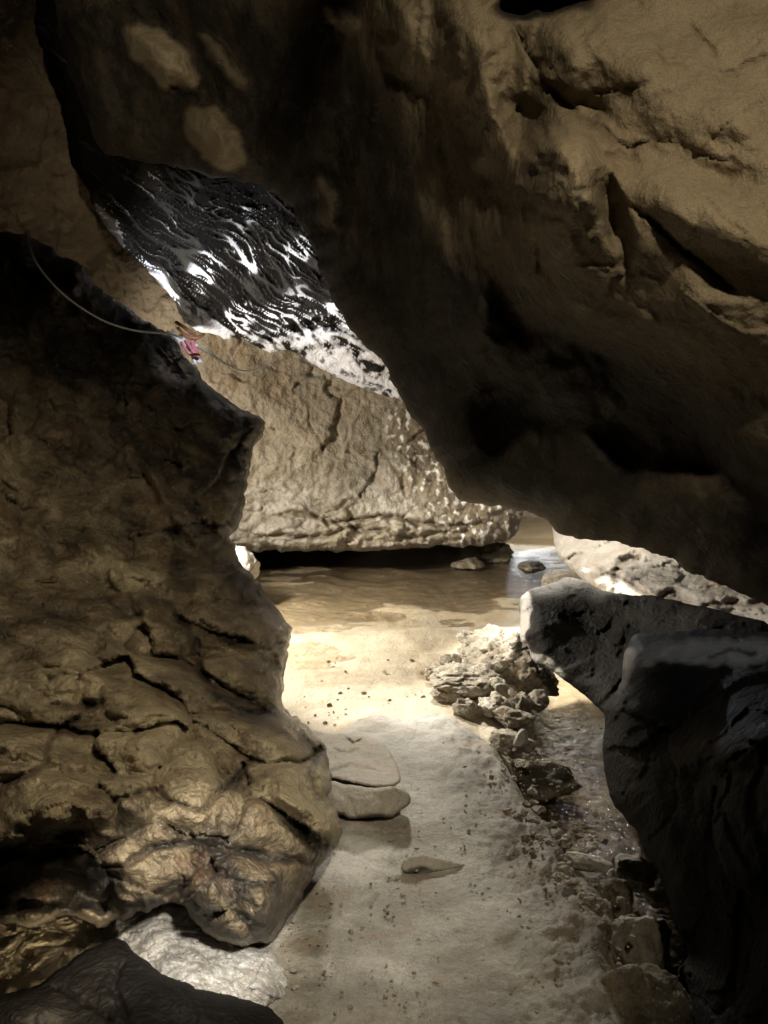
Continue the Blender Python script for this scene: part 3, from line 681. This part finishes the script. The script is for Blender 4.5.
# ------------------------------------------------------------------ loose stones
def gl(px, py, z=0.0):
    return ground(px, py, z)
def slab(name, label, pts, z0, th, mat, seed, cat='stone slab', group=None, tilt=(0, 0), tone=.6):
    """flat stone from its outline seen on the plane z0+th"""
    rng = random.Random(seed)
    poly = np.array(gpoly(pts, z0 + th))
    sc = 100.0
    out = roughen(poly * sc, .9, 1.0, rng) / sc
    lo, hi = out.min(0), out.max(0); r = .009
    gx, gy = np.meshgrid(np.arange(lo[0], hi[0], r), np.arange(lo[1], hi[1], r))
    Q = np.c_[gx.ravel(), gy.ravel()]; Q = Q[inside(Q, out)]; d, _, _ = seg_dist(Q, out); Q = Q[d > r * .6]
    rr = delaunay_2d_cdt([Vector(p) for p in out] + [Vector(p) for p in Q], [], [list(range(len(out)))], 1, 1e-6)
    V2 = np.array([(v.x, v.y) for v in rr[0]]); Fc = np.array([list(f) for f in rr[2] if len(f) == 3])
    a, b, c = V2[Fc[:, 0]], V2[Fc[:, 1]], V2[Fc[:, 2]]
    cr = (b[:, 0] - a[:, 0]) * (c[:, 1] - a[:, 1]) - (b[:, 1] - a[:, 1]) * (c[:, 0] - a[:, 0])
    Fc[cr < 0] = Fc[cr < 0][:, ::-1]
    d, _, _ = seg_dist(V2, out); bnd = d < 1e-6
    cen = V2.mean(0)
    pf = np.sqrt(np.clip(1 - (1 - np.clip(d / .03, 0, 1)) ** 2, 0, 1))
    P = np.c_[V2, V2[:, 0] * 0]
    f1, f2, i, pl = voro(P * 7, seed)
    n = .012 * fbm(P * 6, 5, seed, .6) + .014 * pl
    zt = z0 + th * (.45 + .55 * pf) + n * pf + (V2 - cen) @ np.array(tilt)
    # lift the rim of the stone; the side goes straight down
    nv = len(V2)
    Vt = np.c_[V2, zt]; Vb = np.c_[V2 - (V2 - cen) * .06, np.full(nv, z0 - .05)]
    edges = {}
    for f in Fc:
        for k in range(3):
            e = (f[k], f[(k + 1) % 3]); edges[e] = 1
    side = [[e[1], e[0], e[0] + nv, e[1] + nv] for e in edges if (e[1], e[0]) not in edges]
    faces = [list(map(int, f)) for f in Fc] + [[int(x) + nv for x in f[::-1]] for f in Fc] + [[int(x) for x in s] for s in side]
    o = mesh_obj(name, np.r_[Vt, Vb], faces, M[mat], np.full(2 * nv, tone))
    return tag(o, label, cat, group)

def gd(px, py, z):
    r = ground(px, py, z) - CAM
    return float(r @ FWD)
def gc(pts): return [(x, y, gd(x, y, z)) for x, y, z in pts]
def n_slab(P, Q): return .010 * fbm(P * 9, 5, 61, .6) + .014 * voro(P * 6, 62)[3]
rock('stone_slab', 'flat grey slab beside the path, the far one of two next to the craggy wall', 'stone slab',
     [(300, 742), (325, 735), (345, 732), (372, 737), (388, 748), (396, 762), (402, 781), (392, 787), (372, 787), (345, 780), (300, 776)],
     gc([(300, 742, .06), (345, 735, .06), (390, 750, .06), (398, 782, .10), (345, 776, .10), (300, 776, .10), (360, 760, .08)]), 'grey', T=.03, Tb=.06, W=4, res=1.5, amp=1.3, tone=.62, noise=n_slab, seed=61,
     feats=[('crack', [(320, 772), (350, 762), (385, 770)], 1.6, .008), ('crack', [(330, 748), (360, 752)], 1.2, .005)])
rock('stone_slab', 'flat grey slab with shade painted on its undercut front edge, the near one of two next to the craggy wall', 'stone slab',
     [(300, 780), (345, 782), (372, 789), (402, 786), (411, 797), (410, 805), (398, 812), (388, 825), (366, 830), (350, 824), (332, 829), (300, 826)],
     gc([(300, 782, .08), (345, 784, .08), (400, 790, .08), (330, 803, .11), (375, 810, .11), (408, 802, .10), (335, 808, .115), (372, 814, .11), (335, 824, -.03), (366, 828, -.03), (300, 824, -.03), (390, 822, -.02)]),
     'grey', T=.03, Tb=.06, W=4, res=1.5, amp=1.6, tone=.62, noise=n_slab, seed=63, feats=[('tone', 355, 825, 60, 11, 3, -.9), ('bump', 355, 823, 60, 8, 3, -.12, 0)])  # front shade painted by tone as well as the undercut
rock('flat_stone', 'small flat pointed stone lying alone in the middle of the path', 'stone',
     [(400, 868), (405, 859), (418, 853), (436, 857), (452, 861), (468, 865), (448, 871), (428, 875), (408, 874)],
     gc([(400, 866, .02), (418, 854, .02), (440, 858, .02), (466, 865, .0), (410, 867, .025), (435, 866, .02), (410, 874, -.02), (445, 871, -.02)]), 'grey', T=.01, Tb=.02, W=4, res=1.2, amp=1.2, tone=.6, noise=lambda P, Q: .4 * n_slab(P, Q), seed=65,
     feats=[('tone', 432, 873, 36, 5, 0, -.5)])  # near side darkened in tone as its shade

rock('wet_white_rock', 'low wet bluish white rock catching the light under the foot of the craggy wall', 'rock',
     [(108, 935), (122, 900), (150, 875), (172, 865), (195, 880), (212, 910), (235, 932), (262, 945), (285, 966), (296, 985), (280, 1002), (240, 1008), (180, 1000), (130, 980)],
     gc([(110, 935, .0), (172, 870, -.02), (200, 930, .06), (160, 940, .12), (240, 965, .07), (294, 985, .0), (240, 1004, .06), (180, 998, .08), (280, 966, .01)]), 'wetpale', T=.035, Tb=.12, W=20, res=1.6, amp=6, tone=.55,
     noise=lambda P, Q: .03 * fbm(P * 7, 5, 671, .6) + .045 * voro(P * np.array([9, 6, 9]) + .4 * fbm(P * 5, 3, 3)[:, None], 672)[3] + .022 * voro(P * 24, 673)[3], seed=67)
# rubble heap beside the pool: individual stones
G1 = 'pale rubble stones heaped between pool and stream'
heap = [
    ((462, 690), (.42, .34, .20), (10, 5, 30), 'tan rubble stone forming the left end of the heap', .62),
    ((500, 668), (.50, .42, .34), (15, -20, 60), 'largest tan rubble stone, on top of the heap by the dark boulder', .66),
    ((482, 655), (.30, .26, .24), (0, 30, 0), 'rounded tan stone at the back of the rubble heap', .7),
    ((525, 690), (.38, .34, .32), (30, 0, 20), 'brown rubble stone at the right end of the heap above the stream', .35),
    ((490, 712), (.17, .15, .12), (0, 10, 60), 'smooth pale egg-shaped stone at the front of the heap', .9),
    ((446, 700), (.16, .14, .10), (0, 10, 10), 'small tan stone at the left foot of the heap', .6),
    ((512, 722), (.18, .14, .12), (10, 0, 0), 'flat brown stone just right of the egg-shaped stone', .45),
]
for q, (x, y) in enumerate([(436, 672), (452, 662), (470, 652), (478, 680), (497, 690), (520, 708), (502, 704), (468, 708), (538, 700), (500, 640)]):
    heap.append(((x, y + 6), (.15 + .01 * (q % 4), .13, .12 + .02 * (q % 3)), (q * 20, 15, q * 50), None, .55 + .05 * (q % 5)))
for k, (p, s, r, lab, tn) in enumerate(heap):
    g0 = gl(*p, -.03 if p[0] < 515 else -.10)
    lab = lab or 'small angular tan stone filling the gaps of the rubble heap'
    stone('rubble_stone', lab, g0, (s[0], s[1], s[2] * .78), r, 300 + k * 7, 'tan', 'stone', 5 if k < 4 else 4, tn, G1, rough=.15)
G2 = 'stones along the edge of the stream'
edge_st = [
    ((512, 748), (.20, .16, .13), (0, 20, 20), 'pale angular stone at the corner of the path above the stream', 'tan', .6, -.03),
    ((535, 790), (.38, .24, .20), (0, -5, -15), 'dark smooth oblong stone in the shade just below the rubble heap', 'tan', .12, -.22),
    ((522, 745), (.07, .06, .10), (15, 10, 0), 'small white pointed stone wedged above the dark oblong stone', 'pale', 1.0, 0.02),
    ((585, 868), (.15, .09, .07), (0, 0, -10), 'small pale flat stone on the path edge, nearest the stream bend', 'grey', .7, -.02),
    ((632, 884), (.17, .13, .12), (0, 0, 20), 'grey rounded stone beside the foreground boulder above the bright puddle', 'grey', .55, -.10),
    ((612, 905), (.15, .14, .10), (20, 0, 0), 'dark flat stone in the middle of the row by the stream', 'tan', .25, -.08),
    ((655, 900), (.10, .08, .06), (20, 0, 0), 'small grey stone touching the foreground boulder', 'grey', .5, -.16),
    ((636, 965), (.22, .20, .25), (0, 12, 30), 'upright grey-topped stone at the foot of the foreground boulder', 'grey', .45, -.14),
    ((640, 1030), (.30, .24, .22), (0, 0, 30), 'dark round stone at the bottom edge by the foreground boulder', 'tan', .2, -.12),
    ((600, 935), (.09, .08, .06), (0, 0, 50), 'small dark stone left of the upright grey-topped stone', 'tan', .2, -.02),
]
for k, (p, s, r, lab, mt, tn, z) in enumerate(edge_st):
    stone('stream_stone', lab, gl(*p, z), s, r, 500 + k * 11, mt, 'stone', 5 if s[0] > .16 else 4, tn, G2, rough=.07)
# stones under the back rock
G3 = 'dark stones under the hanging bedrock'
for k, (x, y, s, lab) in enumerate([(497, 552, (.34, .3, .2), 'dark wet stone under the hanging bedrock, left of its right corner'), (530, 562, (.26, .2, .12), 'small dark wet stone standing in the water under the right corner of the bedrock'),
                                    (470, 560, (.3, .3, .12), 'low wet stone in the far shallows, leftmost of three under the bedrock')]):
    stone('shallows_stone', lab, gl(x, y + 8, -.1), s, (0, 0, 40 * k), 700 + k, 'tan', 'stone', 4, .0, G3, rough=.12)
# pale boulder lump seen behind the left wall
stone('pale_stone', 'bright white stone peeping out behind the waist of the craggy wall', P3(236, 575, 6.2), (.32, .34, .40), (0, 20, 0), 801, 'pale', 'stone', 5, .95, sink=0.4)
stone('bank_stone', 'smooth pale stone at the right side of the pool outlet behind the dark boulder', gl(574, 592, -.05), (.5, .4, .22), (0, 0, 10), 803, 'tan', 'stone', 5, .4)

# gravel and rubble crumbs: nobody could count them
def gravel():
    import bmesh
    rs = np.random.RandomState(77)
    protos = []
    for s in range(8):
        bm = bmesh.new(); bmesh.ops.create_icosphere(bm, subdivisions=2, radius=1.0)
        V = np.array([v.co[:] for v in bm.verts]); Fc = np.array([[v.index for v in f.verts] for f in bm.faces]); bm.free()
        for k in range(7):
            n = rs.normal(size=3); n /= np.linalg.norm(n); s_ = V @ n
            V -= n * (np.clip(s_ - rs.uniform(.4, .8), 0, None) * .95)[:, None]
        V += .08 * rs.normal(size=V.shape)
        protos.append((V * np.array([1, rs.uniform(.6, .95), rs.uniform(.35, .65)]), Fc))
    VV, FF, TT = [], [], []; base = 0
    def put(x, y, z, r):
        nonlocal base
        V, Fc = protos[rs.randint(8)]
        a = rs.uniform(0, 6.28); c, s = math.cos(a), math.sin(a)
        W = V @ np.array([[c, s, 0], [-s, c, 0], [0, 0, 1]]) * r + np.array([x, y, z])
        VV.append(W); FF.append(Fc + base); base += len(W); TT.append(np.full(len(W), rs.uniform(.3, .75)))
    edge_line = [(492, 752), (520, 795), (550, 835), (580, 880), (592, 920), (588, 980), (580, 1060)]
    L = np.array(edge_line, float)
    for k in range(380):
        i = rs.randint(len(L) - 1); t = rs.rand(); p = L[i] * (1 - t) + L[i + 1] * t
        g0 = gl(p[0] + rs.normal() * 26 - 8, p[1] + rs.normal() * 12, 0)
        r = rs.choice([.005, .008, .013, .02], p=[.6, .28, .1, .02])
        put(g0[0], g0[1], .003 + .0 * r, r * rs.uniform(.7, 1.3))
    for k in range(90):
        i = rs.randint(len(L) - 1); t = rs.rand(); p = L[i] * (1 - t) + L[i + 1] * t
        g0 = gl(p[0] + rs.normal() * 16 + 4, p[1] + rs.normal() * 12, 0)
        put(g0[0], g0[1], .0, rs.uniform(.012, .028))
    for k in range(520):
        g0 = gl(rs.uniform(250, 600), rs.uniform(760, 1080), 0)
        put(g0[0], g0[1], .006, rs.choice([.003, .006, .010], p=[.6, .33, .07]) * rs.uniform(.7, 1.3))
    for k in range(120):
        g0 = gl(rs.normal(385, 60), rs.normal(712, 9), -.04)
        put(g0[0], g0[1], -.035, rs.choice([.005, .009, .016], p=[.5, .35, .15]))
    for k in range(14):
        g0 = gl(rs.uniform(300, 460), rs.uniform(650, 705), -.06)
        put(g0[0], g0[1], -.055, rs.uniform(.006, .018))
    for k in range(300):
        g0 = gl(rs.uniform(500, 700), rs.uniform(720, 980), -.25)
        put(g0[0], g0[1], -.24, rs.choice([.01, .02, .035], p=[.5, .35, .15]))
    o = mesh_obj('gravel', np.concatenate(VV), np.concatenate(FF), M['gravel'], np.concatenate(TT), smooth=False, origin=np.zeros(3))
    tag(o, 'loose gravel and grit strewn over the path edge and stream bed', 'gravel', kind='stuff')
gravel()

# ------------------------------------------------------------------ rope and tape
def tube(name, pts, r, mat, parent=None, sides=8, twist=0):
    P = np.array(pts, float)
    # catmull-rom
    out = []
    for i in range(len(P) - 1):
        p0, p1, p2, p3 = P[max(i - 1, 0)], P[i], P[i + 1], P[min(i + 2, len(P) - 1)]
        for t in np.linspace(0, 1, 10, endpoint=False):
            out.append(.5 * ((2 * p1) + (-p0 + p2) * t + (2 * p0 - 5 * p1 + 4 * p2 - p3) * t * t + (-p0 + 3 * p1 - 3 * p2 + p3) * t ** 3))
    out.append(P[-1]); P = np.array(out)
    V = []; Fc = []
    for i, p in enumerate(P):
        T = P[min(i + 1, len(P) - 1)] - P[max(i - 1, 0)]; T /= np.linalg.norm(T) + 1e-9
        u = np.cross(T, [.3, .2, 1]); u /= np.linalg.norm(u) + 1e-9; w = np.cross(T, u)
        for k in range(sides):
            a = 2 * math.pi * k / sides
            V.append(p + r * (math.cos(a) * u + math.sin(a) * w))
        if i:
            for k in range(sides):
                a0 = (i - 1) * sides + k; a1 = (i - 1) * sides + (k + 1) % sides
                Fc.append([a0, a1, a1 + sides, a0 + sides])
    Fc.append(list(range(sides))[::-1]); Fc.append([len(V) - sides + k for k in range(sides)])
    org = np.array(parent.location) if parent is not None else None
    o = mesh_obj(name, V, Fc, mat, None, smooth=True)
    if parent is not None:
        o.parent = parent; o.location = Vector(o.location) - parent.location
    return o

root = bpy.data.objects.new('rope', None); C.objects.link(root)
root.location = Vector(P3(190, 345, 3.45))
tag(root, 'thin grey rope tied with white and pink tape across the top of the craggy wall', 'rope')
tube('cord', [P3(26, 232, 3.2), P3(36, 262, 3.15), P3(62, 293, 3.15), P3(98, 318, 3.2), P3(132, 330, 3.25), P3(168, 334, 3.28), P3(182, 338, 3.35)], .0036, M['rope'], root)
tube('cord', [P3(196, 345, 3.4), P3(212, 355, 3.7), P3(226, 364, 4.2), P3(242, 371, 5.2), P3(258, 369, 5.8), P3(276, 360, 6.4)], .006, M['rope'], root)
rs = random.Random(4)
for k in range(4):
    a = [P3(168 + rs.uniform(-3, 6), 334 + rs.uniform(-3, 5), 3.65), P3(178 + rs.uniform(-5, 9), 342 + rs.uniform(-4, 5), 3.63), P3(190 + rs.uniform(-4, 6), 350 + rs.uniform(-6, 6), 3.65), P3(199 + rs.uniform(-5, 4), 362 + rs.uniform(-8, 3), 3.67)]
    tube('tape', a, .007, M['white_tape'], root)
for k in range(3):
    a = [P3(184 + rs.uniform(-3, 6), 340 + rs.uniform(-3, 5), 3.62), P3(190 + rs.uniform(-5, 9), 352 + rs.uniform(-4, 5), 3.60), P3(198 + rs.uniform(-4, 2), 356 + rs.uniform(-6, 6), 3.62), P3(188 + rs.uniform(-5, 4), 342 + rs.uniform(-8, 3), 3.65)]
    o = tube('tape', a, .006, M['pink_tape'], root); o['label'] = 'pink looped tape'
for a in ([P3(176, 322, 3.65), P3(188, 330, 3.63), P3(196, 336, 3.65), P3(192, 345, 3.65)], [P3(204, 334, 3.65), P3(196, 338, 3.63), P3(186, 336, 3.63), P3(178, 328, 3.65)]):
    o = tube('tape', a, .007, M['orange_tape'], root); o['label'] = 'rusty orange tape end'

# ------------------------------------------------------------------ the cave hull around it all
def shell():
    # closed hull: elongated chamber, open shaft left behind
    nu, nv = 120, 70
    V = []; 
    for j in range(nv + 1):
        ph = math.pi * j / nv
        for i in range(nu):
            th = 2 * math.pi * i / nu
            V.append((math.cos(th) * math.sin(ph), math.sin(th) * math.sin(ph), math.cos(ph)))
    D = np.array(V)
    V = D * np.array([7.5, 11.5, 5.2]) * (1 + .12 * fbm(D * 3, 5, 900) + .05 * voro(D * 5, 901)[3])[:, None] + np.array([0, 5.5, 0])
    Fc = []
    for j in range(nv):
        for i in range(nu):
            a, b = j * nu + i, j * nu + (i + 1) % nu
            Fc.append([a, b, b + nu, a + nu])
    o = mesh_obj('ceiling', V, Fc, M['shell'], np.full(len(V), .4), origin=np.array([0, 5.5, 0.]))
    tag(o, kind='structure')
shell()

# ------------------------------------------------------------------ light
w = bpy.data.worlds.new('World'); scene.world = w; w.use_nodes = True
g = G(w.node_tree)
sky = g.n('ShaderNodeTexSky'); sky.sky_type = 'NISHITA'; sky.sun_disc = False
sky.sun_elevation = R(50); sky.sun_rotation = R(-30)
bg = w.node_tree.nodes['Background']; bg.inputs['Strength'].default_value = .05
g.l(sky.outputs[0], bg.inputs['Color'])

def spot(name, loc, at, power, size, blend, color, radius=.05):
    d = bpy.data.lights.new(name, 'SPOT'); d.energy = power; d.spot_size = R(size); d.spot_blend = blend; d.color = color; d.shadow_soft_size = radius
    o = bpy.data.objects.new(name, d); C.objects.link(o); o.location = Vector(loc)
    o.rotation_euler = (Vector(at) - Vector(loc)).to_track_quat('-Z', 'Y').to_euler()
    return o
def lamp(name, loc, power, color, radius=.05):
    d = bpy.data.lights.new(name, 'POINT'); d.energy = power; d.color = color; d.shadow_soft_size = radius
    o = bpy.data.objects.new(name, d); C.objects.link(o); o.location = Vector(loc)
    return o
WARM = (1, .86, .62); NEU = (1, .93, .80); COOL = (.86, .92, 1.0)
L0 = P3(120, 420, 5.0)
spot('sand_floodlight', L0, (.1, 5.3, 0), 470, 95, .4, NEU, .08)
spot('bedrock_floodlight', P3(60, 440, 5.0), (.1, 7.2, 1.5), 270, 100, .6, NEU, .08)
spot('ceiling_fill_light', P3(110, 420, 4.9), P3(235, 260, 5.6), 230, 64, .8, COOL, .04)  # unseen spot, added to brighten the ceiling slab
L1 = P3(405, 350, 5.5)
spot('path_floodlight', L1, (0.28, 3.45, 0), 330, 42, .9, NEU, .12)
spot('stream_fill_light', P3(545, 430, 5.3), (1.0, 4.75, -.2), 330, 56, .5, NEU, .05)  # added above the stream bed to brighten it
spot('pool_sheen_fill_light', (1.4, 8.7, .5), (1.0, 6.0, 0), 90, 150, .6, COOL, .05)  # unseen, put in for sheen on the pool
spot('back_wall_fill_light', (1.7, 8.2, 1.0), (1.6, 9.8, .2), 90, 110, .6, NEU, .06)  # added light for the far wall in the gap
spot('glint_fill_light', (1.3, 5.6, .3), (1.0, 4.6, -.2), 260, 70, .5, COOL, .03)  # added low behind the stream, only for water glints
spot('shelf_fill_light', P3(600, 440, 5.4), (1.6, 6.2, .2), 40, 130, .6, NEU, .06)  # unseen spot put in to light the pale shelf
LO = (.55, -.1, 3.25)
spot('overhang_lamp', LO, P3(695, 20, 2.3), 225, 42, .3, WARM, .05)
spot('upper_fill_light', (-.3, -.2, 3.1), P3(140, 95, 4.6), 330, 22, 1, WARM, .05)  # added for the pale facets at top left
spot('wall_lamp', (.6, .5, 2.7), P3(80, 760, 2.3), 200, 68, .9, WARM, .04)
spot('boulder_fill_light', (.9, .3, 2.9), P3(715, 655, 2.8), 45, 15, 1, COOL, .04)  # added from above to lighten the boulder top
spot('tape_fill_light', (.8, -.2, 2.3), P3(188, 350, 3.65), 900, 3, 1, COOL, .02)  # narrow added spot, meant only for the tape
spot('patch_fill_light', (.2, .3, 1.7), (-.56, 2.25, 0), 460, 15, .7, NEU, .04)  # added, brightens the white rock under the wall foot
spot('path_fill_light', (.3, .2, 2.5), (-.3, 2.3, 0), 100, 22, 1, NEU, .04)  # added fill for the left side of the path
spot('side_water_fill_light', (0, .25, 1.0), (-.95, 2.32, -.1), 700, 10, .8, WARM, .04)  # unseen low spot, added for the water at far left

scene.view_settings.view_transform = 'Standard'
scene.view_settings.look = 'None'
scene.view_settings.exposure = 0
scene.render.resolution_x = 768; scene.render.resolution_y = 1024
